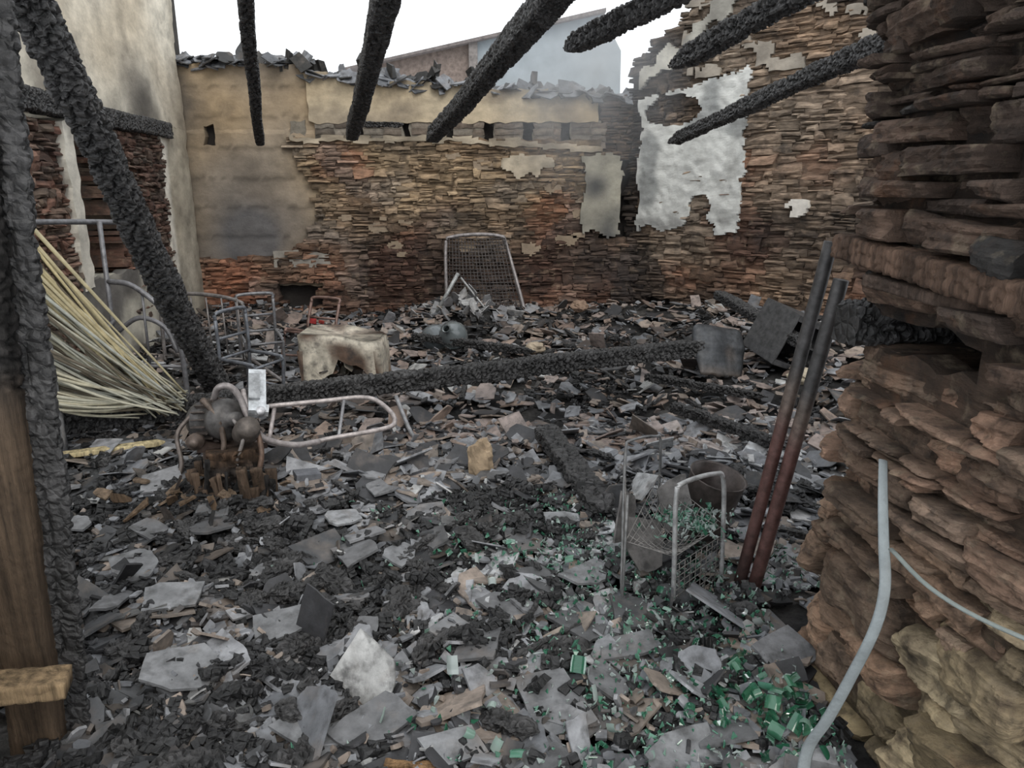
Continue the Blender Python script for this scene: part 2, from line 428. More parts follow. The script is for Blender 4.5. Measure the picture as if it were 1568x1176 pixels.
# ------------------------------------------------------------------ LEFT WALL
wl=MB()
DARK=(.04,.035,.03)
core(wl,P_LEFT,[(-.5,5),(.8,5)],-.3,-.55,-.1,DARK)
core(wl,P_LEFT,[(.8,2.0),(1.75,2.0)],-.3,-.55,-.12,DARK)
core(wl,P_LEFT,[(3.1,2.0),(5.2,2.0)],-.3,-.55,-.12,DARK)
core(wl,P_LEFT,[(1.75,.82),(3.1,.82)],-.3,-.55,-.05,(.4,.38,.33))
vs=[]
for s in(.8,5.2):
    p,n=P_LEFT(s)
    for d in(-.55,-.1):
        for z in(2.1,5): vs.append((p.x+n.x*d,p.y+n.y*d,z))
wl.add(vs,[[0,1,3,2],[4,6,7,5],[0,4,5,1],[2,3,7,6],[0,2,6,4],[1,5,7,3]],(.3,.27,.22))
wall_left=wl.build('wall_left',M_PLASTER)
sl_=MB()
def col_left(s,z):
    c=mix((.24,.12,.085),(.20,.155,.12),R.random())
    if s<2: c=mix(c,BLK,.4)
    return mul(c,R.uniform(.6,1.4))
for (a,b_,t_) in ((.9,1.75,2.0),(3.15,3.95,2.0),(3.9,5.1,2.1)):
    stonewall(sl_,P_LEFT,a,b_,-.1,lambda s:t_,lambda s,z:True,col_left,back=-.3,out=(-.02,.03))
    sheet(sl_,P_LEFT,a,b_,-.1,t_-.05,.05,lambda s,z:True,lambda s,z:-.03,lambda s,z:(.07,.05,.04),.1)
sl_.build('stonework',M_STONE,wall_left)
pl=MB()
def col_l(s,z):
    c=mix((.78,.72,.60),(.60,.52,.40),clamp(.5+1.3*nz(s*1.2,z*1.2,1)))
    k=sst(.0,.45,nz(s*2.2,z*1.1,30)); c=mix(c,(.16,.14,.12),.4*k)
    if s<.8: c=mix(c,(.33,.29,.23),.5*sst(.2,.0,s)+.15)
    c=mix(c,(.04,.035,.035),.85*math.exp(-((s-1.3)**2/.15+(z-2.3)**2/.12)))
    c=mix(c,(.05,.045,.04),.6*sst(2.45,2.1,z)*clamp(.6+nz(s*4,z*2)))
    return c
sheet(pl,P_LEFT,0,5.2,2.12,5.0,.05,lambda s,z:nz(s*2,z*2,44)>-.52 or z>2.6,lambda s,z:.0+.03*nz(s*1.2,z*1.2,3)+.01*nz(s*5,z*5,3),col_l,.12)
sheet(pl,P_LEFT,0,.93,-.05,2.14,.05,lambda s,z:True,lambda s,z:.0+.02*nz(s*1.2,z*1.2,3)+.01*nz(s*5,z*5,3),lambda s,z:mix(mix(col_l(s,z),(.42,.38,.30),.4),(.76,.72,.64),.9*sst(.74,.82,s)),.12)  # light on the wall's edge is painted in as a paler vertical strip
sheet(pl,P_LEFT,3.0,3.16,.8,2.0,.04,lambda s,z:True,lambda s,z:.03,lambda s,z:(.66,.62,.54),.5)
sheet(pl,P_LEFT,1.6,3.2,-.05,.85,.05,lambda s,z:True,lambda s,z:.02+.02*nz(s*3,z*3),lambda s,z:mix((.48,.45,.38),(.14,.13,.12),sst(-.1,.3,nz(s*2,z*2,5))),.1)
pl.build('plaster',M_PLASTER,wall_left)
ax=MB()
p_out=mkpath([(-4.75,10.4),(-4.5,2.5)],-1)
sheet(ax,p_out,0,7.8,-.1,2.45,.1,lambda s,z:True,lambda s,z:.02*nz(s*2,z*2),lambda s,z:mix((.80,.78,.71),(.40,.37,.33),sst(.1,.5,nz(s*1.4,z*1.4,2))),.2)
p_out2=mkpath([(-4.75,10.35),(-3.7,10.35)])
sheet(ax,p_out2,0,1.05,-.1,2.45,.1,lambda s,z:True,lambda s,z:0,lambda s,z:(.55,.52,.46),.2)
ax.build('wall_annex',M_PLASTER)

# ------------------------------------------------------------------ charred timbers
def timber(mb,P0,P1,w,h,w1=None,h1=None,seed=0,tip=0.0,tip0=0.0,colf=None,roll=0,step=.009,cell=.034,amp=.017,n=40,sqp=7):
    P0=Vector(P0);P1=Vector(P1); D=P1-P0; L=D.length; D.normalize()
    up=Vector((0,0,1)); A=D.cross(up).normalized(); B=A.cross(D).normalized()
    if roll:
        q=Matrix.Rotation(roll,3,D); A=q@A; B=q@B
    w1=w1 or w; h1=h1 or h; m=max(4,int(L/step)+1); vs=[];cs=[]
    for i in range(m+1):
        t=i/m; ww=w+(w1-w)*t; hh=h+(h1-h)*t
        k=1.0
        if tip: k*=min(1,.2+((1-t)*L/tip)**.8)
        if tip0: k*=min(1,.25+(t*L/tip0)**.8)
        k*=1+.09*nz(t*L*2.5+seed,seed*1.3)
        c=P0+D*(t*L)+A*(nz(t*L*.7,seed*3.1)*.02)+B*(nz(t*L*.7,seed*5.1+9)*.02)
        for j in range(n):
            an=2*math.pi*j/n; ca,sa=math.cos(an),math.sin(an)
            sq=1/ (abs(ca)**sqp+abs(sa)**sqp)**(1/sqp)
            x=ca*sq*ww/2*k; y=sa*sq*hh/2*k
            q=Vector((x/cell+seed*7,y/cell,t*L/(cell*.85)))
            d,_=noise.voronoi(q,distance_metric='DISTANCE')
            e=clamp((d[1]-d[0])/.30)
            blk=noise.noise(q*.35)
            disp=-amp*(1-e)**1.5+.008*blk
            if colf:
                isch,colr=colf(t,c.z)
                disp*=isch
            r=math.hypot(x,y)+1e-6
            f=max(.3,1+disp/r)
            vs.append(c+A*x*f+B*y*f)
            if colf: cs.append(mul(colr,1 if isch<.5 else (.4+e)))
            else:
                v=.008+.032*e+.035*max(0,blk); cs.append((v,v*.97,v*.98))
    fs=[]
    for i in range(m):
        for j in range(n): fs.append([i*n+j,i*n+(j+1)%n,(i+1)*n+(j+1)%n,(i+1)*n+j])
    fs.append(list(range(n))[::-1]); fs.append([m*n+j for j in range(n)])
    mb.add(vs,fs,cs,0,colf is not None)
def rafter(near,tip,w,w1,seed,ext=1.6):
    d=[near[i]-tip[i] for i in range(3)]; L=math.sqrt(sum(x*x for x in d)); n2=tuple(near[i]+d[i]/L*ext for i in range(3))
    mb=MB(); timber(mb,n2,tip,w,w*1.2,w1,w1*1.2,seed=seed,tip=.30,roll=R.uniform(-.3,.3),cell=.042,amp=.02); return mb.build('charred_rafter',M_CHAR)
rafter((-1.33,4.08,2.46),(-2.39,7.35,1.90),.085,.085,1)
rafter((-.62,4.05,2.46),(-1.52,7.37,1.97),.145,.115,2)
rafter((.19,4.05,2.46),(-.78,7.37,1.95),.155,.115,3)
rafter((.637,3.53,2.35),(.31,4.66,2.32),.095,.09,4)
rafter((1.33,3.86,2.42),(.967,4.92,2.28),.115,.10,5)
rafter((2.09,4.6,2.32),(1.54,7.6,1.95),.115,.09,6,ext=.9)
TB='fallen_charred_timber'
mb=MB(); timber(mb,(-1.52,2.3,2.47),(-1.89,4.72,.10),.12,.13,.14,.15,seed=8,cell=.045,amp=.02); mb.build(TB,M_CHAR)
mb=MB(); timber(mb,(-2.80,3.66,.33),(1.45,5.52,.36),.12,.135,.12,.13,seed=9,cell=.042,amp=.018); mb.build(TB,M_CHAR)
mb=MB(); timber(mb,(.2,4.15,.16),(.41,3.05,.16),.14,.09,seed=10,tip=.1,cell=.045); mb.build(TB,M_CHAR)
mb=MB(); timber(mb,(1.05,4.6,.17),(1.5,3.8,.18),.08,.07,seed=11,tip=.1); mb.build(TB,M_CHAR)
mb=MB(); timber(mb,(1.85,6.6,.60),(2.14,5.2,.44),.12,.08,seed=12,tip=.1); mb.build(TB,M_CHAR)
mb=MB(); timber(mb,(-1.6,8.5,2.17),(-1.15,8.3,2.15),.06,.06,seed=13,tip=.1); mb.build('charred_joist_stub',M_CHAR)
mb=MB(); timber(mb,(-3.52,7.95,2.07),(-3.04,4.4,2.09),.14,.15,seed=14,sqp=10); mb.build('charred_lintel',M_CHAR)
mb=MB(); timber(mb,(-.9,6.6,.22),(.2,6.1,.2),.09,.07,seed=15,tip=.2); mb.build(TB,M_CHAR)
mb=MB(); timber(mb,(1.0,5.3,.18),(1.7,4.7,.2),.07,.06,seed=16,tip=.2); mb.build(TB,M_CHAR)
def pc(t,z):
    ch=sst(.95,1.4,z+.3*nz(z*3,4))
    g=nz(z*1.1,t*3,8)
    return (1.0 if ch>.35 else .22),mix(mul((.115,.078,.05),1+.6*g),(.022,.02,.019),clamp(ch+1.1*max(0,g)+.1))
mb=MB(); timber(mb,(-1.315,1.72,-.1),(-1.150,1.74,2.75),.125,.13,.12,.13,seed=20,colf=pc,amp=.014,cell=.03,sqp=6)
mb.build('door_post',M_WOOD)
mb=MB(); timber(mb,(-1.250,1.735,-.1),(-1.080,1.755,2.75),.020,.10,.045,.12,seed=21,amp=.010,cell=.04,sqp=8); mb.build('charred_post_edging',M_CHAR)

# ------------------------------------------------------------------ STONE DOOR JAMBS
jm=MB()
def joff(s,z): return .03*sst(.7,2.4,z)+.05*nz(s*1.5,z*2.2,6)
def jcol(s,z):
    r=R.random()
    if z<.75: c=mix((.40,.31,.18),(.47,.38,.25),r) if s>1.75+1.0*z else mix((.33,.21,.14),(.28,.20,.145),r)
    elif z<1.22: c=mix((.32,.20,.14),(.27,.195,.145),r)
    else: c=mix((.155,.10,.072),(.105,.075,.06),r)
    if z>1.22 and R.random()<.15: c=(.07,.066,.063)
    if z>1.1: c=mix(c,BLK,.5*clamp(.5+nz(s*2,z*2,3)))
    else: c=mix(c,(.11,.08,.06),.5*clamp(.3+1.5*nz(s*3,z*3,7)))
    return mul(c,R.uniform(.65,1.35))
def jskip(s,z): return (1.13<z<1.26 and s<2.15) or (1.345<z<1.45 and 1.2<s<2.62)
s_edge=.15
while s_edge<P_JAMB.length-.1:
    W=R.uniform(.35,.65)
    z=-.05-R.uniform(0,.05)
    while z<3.1:
        big=z<.52
        if big: h=R.uniform(.08,.19)
        elif z<1.12: h=R.choice([R.uniform(.015,.035),R.uniform(.025,.06),R.uniform(.045,.10)])
        elif z<1.34: h=R.uniform(.05,.07)
        else: h=R.choice([R.uniform(.012,.03),R.uniform(.018,.045),R.uniform(.04,.085)])
        s=s_edge-R.uniform(-.02,.08)
        while s<s_edge+W-.04:
            w=R.uniform(.2,.42) if big else R.uniform(.08,.38)*(1 if h>.03 else .7)
            if s+w>s_edge+W+.1: w=s_edge+W+R.uniform(-.02,.08)-s
            if w<.05: break
            if not jskip(s+w*.3,z+h/2):
                nxx=26 if w>.2 else 16
                stone(jm,P_JAMB,s+.002,min(s+w-.002,P_JAMB.length),z+.002,z+h-.002,R.uniform(-.055,.05),-.3,jcol(s+w/2,z+h/2),nx=nxx,nzc=14 if h>.1 else (10 if h>.06 else (7 if h>.03 else 4)),rough=.022 if big else .011,jz=.18,offz=joff,round_=.045 if big else .009,lam=.014 if not big else .008,wob=.15 if big else .08)
            s+=w
        z+=h
    s_edge+=W
sheet(jm,P_JAMB,.05,P_JAMB.length-.02,-.1,3.1,.05,lambda s,z:not jskip(s,z),lambda s,z:-.04+joff(s,z)+.02*nz(s*9,z*12),lambda s,z:mul(jcol(s,z),.35),.1)
jamb_core=MB()
box(jamb_core,(1.95,1.72,1.45),(1.35,.75,3.1),col=(.02,.018,.016))
jc=jamb_core.build('stone_door_jamb',M_PLASTER)
jm.build('stonework',M_BIGSTONE,jc)
mb=MB(); timber(mb,(2.2,2.2,1.18),(.95,2.08,1.20),.14,.12,seed=31,amp=.018,cell=.045); mb.build('charred_timber_end',M_CHAR,jc)
mb=MB(); timber(mb,(1.01,2.22,1.41),(1.03,1.2,1.375),.17,.075,seed=32,sqp=10,tip0=.05,colf=lambda t,z:(.4,mul((.135,.085,.06),1+.9*nz(t*12,3)))); timber(mb,(.99,2.0,1.335),(1.12,1.25,1.31),.15,.035,seed=35,sqp=9,tip0=.05,colf=lambda t,z:(.3,mul((.10,.07,.055),1+.8*nz(t*9,3)))); mb.build('timber_lintel',M_WOOD,jc)
jl=MB(); box(jl,(-1.95,1.2,.3),(.9,.8,.85),col=(.03,.025,.02)); jlc=jl.build('clay_door_jamb',M_PLASTER)
jm2=MB(); z=-.05
while z<.74:
    h=R.uniform(.08,.13); s=.05
    while s<P_JAMBL.length-.05:
        w=R.uniform(.15,.35)
        stone(jm2,P_JAMBL,s,min(s+w,P_JAMBL.length),z,z+h,R.uniform(-.02,.03),-.25,mul((.30,.24,.15),R.uniform(.8,1.15)),nx=12,nzc=8,rough=.03,round_=.03)
        s+=w
    z+=h
jm2.build('clay_stonework',M_PLASTER,jlc)
mb=MB(); timber(mb,(-1.42,1.5,.41),(-1.12,1.60,.375),.085,.05,seed=33,colf=lambda t,z:(.3,mul((.27,.19,.11),1+.8*nz(t*7,1))),amp=.012,sqp=14,cell=.06); mb.build('broken_plank',M_WOOD,jlc)

# ------------------------------------------------------------------ FLOOR
def H(x,y):
    h=.04+.05*nz(x*.8,y*.8,1)+.03*nz(x*2.3,y*2.3,2)+.012*nz(x*7,y*7,5)
    h+=.22*sst(1.2,2.6,x)*sst(4.2,6.5,y)
    h+=.22*math.exp(-((x+.5)**2/.5+(y-8.2)**2/.25))
    h+=.10*math.exp(-((x+1.3)**2/.5+(y-3.3)**2/.4))
    h+=.12*sst(.3,1.2,x)*sst(7.4,8.4,y)
    h+=.10*sst(-1.5,-2.6,x)
    return h
fl=MB(); gx=190; gy=230; vs=[];cs=[];fs=[]
for j in range(gy+1):
    for i in range(gx+1):
        x=-4.2+9.6*i/gx; y=.2+9.0*j/gy
        vs.append((x,y,H(x,y)+.015*nz(x*18,y*18)))
        k=clamp(.5+nz(x*3,y*3,9)); v=mix((.016,.016,.017),(.08,.075,.07),k*k); cs.append(v)
for j in range(gy):
    for i in range(gx):
        q=j*(gx+1)+i; fs.append([q,q+1,q+gx+2,q+gx+1])
fl.add(vs,fs,cs,0,True)
fl.build('floor',M_ASH)

def inside(x,y,m=.12):
    if x < -3.6+(8.6-y)*.134+m: return False
    if y>8.5-m*.3: return False
    if (x-1.4)*.648+(y-8.6)*.762 > -m*.6: return False
    if x>.90 and .9<y<2.4: return False
    if x<-1.28 and y<1.85: return False
    return True
def sample():
    while True:
        x=R.uniform(-3.4,4.3); y=R.uniform(1.0,8.5)
        if inside(x,y): return x,y
def sample_near():
    while True:
        y=1.1+3.4*R.random()**1.3; x=R.uniform(-.75,.75)*y*1.15
        if inside(x,y): return x,y
def vis(x,y): return abs(x)<.8*y+.5
def sootf(x,y): return sst(.04,.36,nz(x*1.1,y*1.1,33)+.32*sst(.1,-1.2,x)*sst(3.9,2.4,y)+.22*nz(x*3.5,y*3.5,3)+.05)
sm=MB()
def slatecol(x,y):
    r=R.random()
    if r<.56: c=mix((.10,.105,.115),(.27,.275,.29),R.random())
    elif r<.78: c=mix((.16,.135,.115),(.27,.22,.185),R.random())
    elif r<.965: c=(.035,.035,.038)
    else: c=(.36,.36,.355)
    w=.6*math.exp(-((x-1.5)**2/.35+(y-3.9)**2/.30))+.7*math.exp(-((x+2.6)**2/.3+(y-6)**2/.5))+.30*math.exp(-((x-.1)**2/.4+(y-2.9)**2/.3))
    if R.random()<w: c=mix(c,(.50,.51,.52),.7)
    if y>4.0 and R.random()<.35: c=mix(c,(.29,.21,.17),.6)
    if R.random()<sootf(x,y)*.65: c=mul(c,.28)
    return mul(c,1.08)
cnt=0
while cnt<5600:
    x,y=sample() if cnt%5<2 else sample_near()
    if not vis(x,y): continue
    cnt+=1
    w=R.uniform(.05,.15)*(1+.4*(y>3.2)); h=w*R.uniform(.4,1.0)
    if R.random()<.08: w=R.uniform(.14,.23); h=w*R.uniform(.5,.9)
    tl=.18 if R.random()>.1 else .5
    rx=R.gauss(0,tl); ry=R.gauss(0,tl)
    slate(sm,(x,y,H(x,y)+.015+R.uniform(0,.045)+abs(rx)*h*.3+abs(ry)*w*.3),w,h,R.uniform(.004,.011),(rx,ry,R.uniform(0,6.28)),slatecol(x,y))
cnt=0
while cnt<15000:
    x,y=sample() if cnt%3==0 else sample_near()
    if not vis(x,y): continue
    cnt+=1
    w=R.uniform(.012,.05)*(1+.5*(y>3.5)); h=w*R.uniform(.4,1.0)
    slate(sm,(x,y,H(x,y)+.02+R.uniform(0,.065)),w,h,R.uniform(.003,.012),(R.gauss(0,.5),R.gauss(0,.5),R.uniform(0,6.28)),mul(slatecol(x,y),.9))
# larger slabs lying on top
for i in range(90):
    x,y=sample_near()
    if y>3.6: continue
    w=R.uniform(.12,.21); g=R.uniform(.07,.20)
    slate(sm,(x,y,H(x,y)+.085),w,w*R.uniform(.55,.9),.010,(R.gauss(0,.15),R.gauss(0,.12),R.uniform(0,6.28)),(g,g*1.01,g*1.05))
for (x,y,w,h,rz,g) in [(-1.02,1.95,.22,.18,.4,.17),(.12,1.86,.17,.25,.35,.15),(.30,2.55,.2,.13,.8,.18),(.5,2.75,.18,.12,-.5,.2),(-1.22,2.35,.2,.16,.2,.18),(-.75,3.0,.15,.13,.6,.25),(-.2,2.2,.14,.1,.9,.18),(.75,1.55,.18,.12,.1,.2),(-1.32,3.0,.12,.2,.1,.10),(-.95,2.6,.16,.12,.2,.16),(.38,2.1,.18,.1,.2,.13),(-1.45,2.55,.16,.2,.7,.15),(.22,3.0,.16,.1,.1,.2),(-.55,1.75,.16,.2,.9,.16),(-.8,2.25,.18,.13,.3,.15),(-.45,2.7,.15,.12,1.0,.18),(.45,1.65,.2,.12,.3,.17),(-.15,1.65,.15,.1,.5,.2)]:
    slate(sm,(x,y,H(x,y)+.085),w,h,.010,(R.uniform(.0,.3),R.uniform(-.15,.15),rz),(g,g*1.02,g*1.06))
sm.build('roof_slate_rubble',M_SLATE)

ch=MB()
def charlump(x,y,sz,up=0):
    n=R.randint(3,9); rz=R.uniform(0,3.14); tl=(R.gauss(0,.3),R.gauss(0,.3),rz); M=Euler(tl).to_matrix()
    zb=H(x,y)+sz*.4+.03+up
    nx_=max(1,n//2)
    for i in range(n):
        a=(i%nx_-nx_/2)*sz*.9; b_=(i//nx_-.5)*sz*.9
        p=Vector((x,y,zb))+M@Vector((a,b_,R.uniform(-.15,.15)*sz))
        v=R.uniform(.007,.030)
        box(ch,p,(sz*R.uniform(.75,.97),sz*R.uniform(.75,.97),sz*R.uniform(.5,1.1)),tl,(v,v,v*1.05),0,.16)
cnt=0
while cnt<2400:
    x,y=sample() if cnt%3==0 else sample_near()
    if not vis(x,y): continue
    if R.random()>.10+.9*sootf(x,y): continue
    cnt+=1; charlump(x,y,R.uniform(.008,.034),R.uniform(0,.045))
for (cx,cy,rr,n_) in [(-.95,2.55,.26,100),(-.15,2.15,.22,90),(-.7,2.0,.3,100),(-.1,3.2,.14,170),(0.0,2.45,.15,50),(-1.5,3.3,.3,110),(.5,5.3,.5,80),(-1.0,1.6,.4,80),(-.6,2.35,.2,80),(-.95,2.95,.15,50),(.1,2.9,.12,40)]:
    for i in range(n_):
        x=R.gauss(cx,rr*.5); y=R.gauss(cy,rr*.4)
        if inside(x,y): charlump(x,y,R.uniform(.008,.03),R.uniform(0,.055))
def charblock(x,y,sc=1):
    L=R.uniform(.07,.20)*sc; a=R.uniform(0,6.28); w=R.uniform(.04,.10)*sc
    x1=x+math.cos(a)*L; y1=y+math.sin(a)*L
    if not(inside(x1,y1) and inside(x,y)): return
    timber(ch,(x,y,H(x,y)+.05+w*.2),(x1,y1,H(x1,y1)+.05+w*.2+R.uniform(-.01,.04)),w,w*R.uniform(.4,.8),seed=R.uniform(0,99),step=.010,tip=.05,tip0=.04,cell=.024,amp=.014,n=26,sqp=5)
cnt=0
while cnt<100:
    x,y=sample_near()
    if R.random()>.1+.9*sootf(x,y) or y>4: continue
    cnt+=1; charblock(x,y)
for (cx,cy,n_) in [(-.95,2.5,14),(-.2,2.15,14),(-.6,2.3,14),(-1.1,2.9,9),(-.8,1.7,9),(-.75,2.75,8),(-.3,2.6,7)]:
    for i in range(n_): charblock(R.gauss(cx,.14),R.gauss(cy,.10))
for i in range(110):
    x,y=sample()
    L=R.uniform(.12,.45); a=R.uniform(0,6.28); w=R.uniform(.018,.04)
    if not inside(x+math.cos(a)*L,y+math.sin(a)*L): continue
    p0=(x,y,H(x,y)+.05); x1=x+math.cos(a)*L; y1=y+math.sin(a)*L
    timber(ch,p0,(x1,y1,H(x1,y1)+.06+R.uniform(0,.05)),w,w,seed=i,step=.012,tip=.08,cell=.02,amp=.007,n=16)
ch.build('charcoal_rubble',M_CHAR)

gl=MB()
def shard(x,y,z,sz,col):
    M=Euler((R.uniform(0,6),R.uniform(0,6),R.uniform(0,6))).to_matrix()
    n=R.randint(3,5); vs=[];r=sz
    for t in(-.0015,.0015):
        for k in range(n):
            a=2*math.pi*k/n+.3*k%1; q=.6+.4*((k*37)%10)/10
            vs.append(Vector((x,y,z))+M@Vector((math.cos(a)*r*q,math.sin(a)*r*.6*q,t+.25*r*math.cos(a)**2)))
    fs=[list(range(n))[::-1],[n+k for k in range(n)]]+[[k,(k+1)%n,n+(k+1)%n,n+k] for k in range(n)]
    gl.add(vs,fs,col)
GC=[(.13,.33,.23),(.26,.42,.34),(.38,.49,.44),(.46,.53,.51),(.05,.20,.12),(.40,.45,.43),(.10,.30,.20)]
for i in range(6500):
    x=R.gauss(.45,.42); y=R.uniform(1.15,2.9)
    if i%6==0: x=R.gauss(0,.28); y=R.uniform(2.6,3.3)
    if not inside(x,y): continue
    k=sst(0.0,1.0,x+.3)
    if R.random()>.35+k: continue
    shard(x,y,H(x,y)+R.uniform(.05,.10),R.uniform(.006,.022),R.choice(GC))
for i in range(260):
    x=R.gauss(.70,.07);y=R.gauss(2.62,.08)
    shard(x,y,.31+R.uniform(0,.04),R.uniform(.01,.025),R.choice(GC))
for i in range(160):
    if i<80: x=R.gauss(.74,.09); y=R.gauss(1.78,.09); c=R.choice([(.03,.17,.09),(.02,.11,.06),(.08,.25,.15)])
    else:
        x=R.uniform(-.4,.85); y=R.uniform(1.3,2.8); c=R.choice(GC)
    if not inside(x,y): continue
    a0=R.uniform(0,360); q=R.uniform(.35,.8)
    lathe(gl,(x,y,H(x,y)+R.uniform(.07,.115)),[(.034*q,0),(.035*q,R.uniform(.02,.04)*q),(.032*q,R.uniform(.045,.07)*q)],6,(R.uniform(0,3),R.uniform(0,3),R.uniform(0,3)),c,0,a0,a0+R.uniform(60,150))
gl.build('broken_glass',M_GLASS)

# ------------------------------------------------------------------ neighbour house
nb=MB()
def poly(mb,pts,y0,y1,col,mi=0):
    n=len(pts); vs=[(x,y0,z) for x,z in pts]+[(x,y1,z) for x,z in pts]
    mb.add(vs,[list(range(n)),[n+k for k in range(n)][::-1]]+[[k,(k+1)%n,n+(k+1)%n,n+k] for k in range(n)],col,mi)
poly(nb,[(-2.6,0),(-.75,0),(-.75,3.9),(-2.6,3.52)],14,18,(.20,.16,.14))
poly(nb,[(-.75,0),(1.95,0),(1.9,3.75),(1.55,4.34),(-.75,3.9)],13.97,18,(.29,.325,.35),1)
poly(nb,[(-2.9,3.46),(-2.9,3.42),(1.6,4.34),(1.6,4.40)],13.8,18.2,(.17,.15,.145),0)
poly(nb,[(-.75,3.3),(-.75,3.86),(-.6,3.9),(-.6,3.3)],13.9,14,(.22,.2,.19),0)
nb.build('neighbour_house',[M_BRICK,M_RENDER])

# ------------------------------------------------------------------ objects
GREY=(.26,.26,.27)
mb=MB()
fr_=catmull([(.16,8.16,.10),(.08,8.25,.4),(-.07,8.42,.90),(-.13,8.44,.98),(-.4,8.45,1.0),(-.68,8.44,.97),(-.74,8.42,.90),(-.74,8.32,.55),(-.72,8.2,.12)],6)
sweep(mb,fr_,.021,(.26,.24,.24))
for i in range(19):
    u=i/18; pts=[]
    for k in range(9):
        t=k/8; X=-.70+.62*u+t*(.02+.18*u); pts.append((X,8.40-.25*t-.06*math.sin(math.pi*t)-.05*math.sin(math.pi*u)+R.uniform(-.008,.008),.96-.82*t))
    sweep(mb,pts,.005,(.08,.07,.068),4)
for i in range(24):
    t=i/23; pts=[]
    for k in range(9):
        u=k/8; X=-.72+.64*u+t*(.02+.18*u); pts.append((X,8.40-.25*t-.06*math.sin(math.pi*t)-.05*math.sin(math.pi*u)+R.uniform(-.008,.008),.96-.82*t))
    sweep(mb,pts,.005,(.08,.07,.068),4)
sweep(mb,[(-.58,8.0,.62),(-.82,7.9,.2)],.022,(.35,.36,.36))
sweep(mb,[(-.55,7.95,.58),(-.3,7.98,.25),(-.1,7.95,.1)],.012,(.3,.3,.3))
mb.build('wire_bed_base',M_METAL)
mb=MB()
for i in range(40):
    x=R.gauss(-.48,.25); y=R.uniform(7.75,8.1)
    slate(mb,(x,y,H(x,y)+R.uniform(.0,.16)*math.exp(-(x+.5)**2*4)),R.uniform(.08,.2),R.uniform(.08,.16),.008,(R.uniform(.2,1.3),R.gauss(0,.6),R.uniform(0,6)),mix((.14,.14,.15),(.38,.38,.38),R.random()))
mb.build('crumpled_sheet_scrap',M_SLATE)

mb=MB()
cx0,cx1,cy0,cy1=-1.56,-.95,5.2,5.62; zt=.52
ring=[]
rad=.09
for (cx,cy,a0) in ((cx1-rad,cy0+rad,-90),(cx1-rad,cy1-rad,0),(cx0+rad,cy1-rad,90),(cx0+rad,cy0+rad,180)):
    for k in range(9):
        a=math.radians(a0+k*11.25); ring.append((cx+rad*math.cos(a),cy+rad*math.sin(a)))
rr=[]
for i in range(len(ring)):
    p,q=ring[i],ring[(i+1)%len(ring)]; rr.append(p)
    d=math.hypot(q[0]-p[0],q[1]-p[1])
    if d>.1:
        for k in range(1,10): rr.append((p[0]+(q[0]-p[0])*k/10,p[1]+(q[1]-p[1])*k/10))
ring=rr; nr=len(ring)
def tcol(x,z):
    k=sst(-.15,.25,nz(x*4,z*6,3)); return mix((.56,.51,.42),(.11,.07,.05),k)
vs=[];cs=[]
lv=[(zt,.93),(zt-.015,1.0),(zt-.08,1.0),(zt-.14,1.0),(zt-.19,.99)]
for li,(z_,k) in enumerate(lv):
    for x,y in ring:
        X=(cx0+cx1)/2+(x-(cx0+cx1)/2)*k; Y=(cy0+cy1)/2+(y-(cy0+cy1)/2)*k
        dz=0
        if li==4:
            dz=-.16*(abs(X-(cx0+cx1)/2)/.29)**2.5+.05*nz(X*12,Y*12)
            if X<-1.28: dz-=.10
        vs.append((X+.008*nz(X*9,z_*9),Y+.008*nz(X*9,z_*9,4),z_+dz-.05*sst(-1.3,-1.0,X))); cs.append(tcol(X,z_+Y))
fs=[]
for i in range(4):
    for k in range(nr): fs.append([i*nr+k,i*nr+(k+1)%nr,(i+1)*nr+(k+1)%nr,(i+1)*nr+k])
vs.append(((cx0+cx1)/2,(cy0+cy1)/2,zt-.04)); cs.append((.36,.31,.25)); c_=len(vs)-1
for k in range(nr): fs.append([k,(k+1)%nr,c_])
mb.add(vs,fs,cs,0,True)
for (x,y,dx) in((cx0+.05,cy0+.04,-.0),(cx1-.05,cy0+.04,.06),(cx0+.05,cy1-.05,0),(cx1-.05,cy1-.05,.05)):
    z0=H(x,y)-.02; vs=[]
    for z_,w in((zt-.12,.045),(z0+.1,.025),(z0,.018)):
        t=(zt-.12-z_)/(zt-.12-z0)
        for a,b_ in((-1,-1),(1,-1),(1,1),(-1,1)): vs.append((x+dx*t+a*w,y+b_*w*.7,z_))
    mb.add(vs,[[i*4+k,i*4+(k+1)%4,(i+1)*4+(k+1)%4,(i+1)*4+k] for i in range(2) for k in range(4)],[tcol(v[0],v[2]*2) for v in vs])
for i in range(22):
    slate(mb,(R.uniform(-1.42,-1.05),R.uniform(5.22,5.5),R.uniform(.12,.36)),R.uniform(.06,.16),R.uniform(.04,.1),.01,(R.gauss(0,.6),R.gauss(0,.6),R.uniform(0,6)),R.choice([(.05,.04,.035),(.18,.12,.09),(.4,.36,.3)]))
mb.build('burnt_enamel_table',M_SLATE)

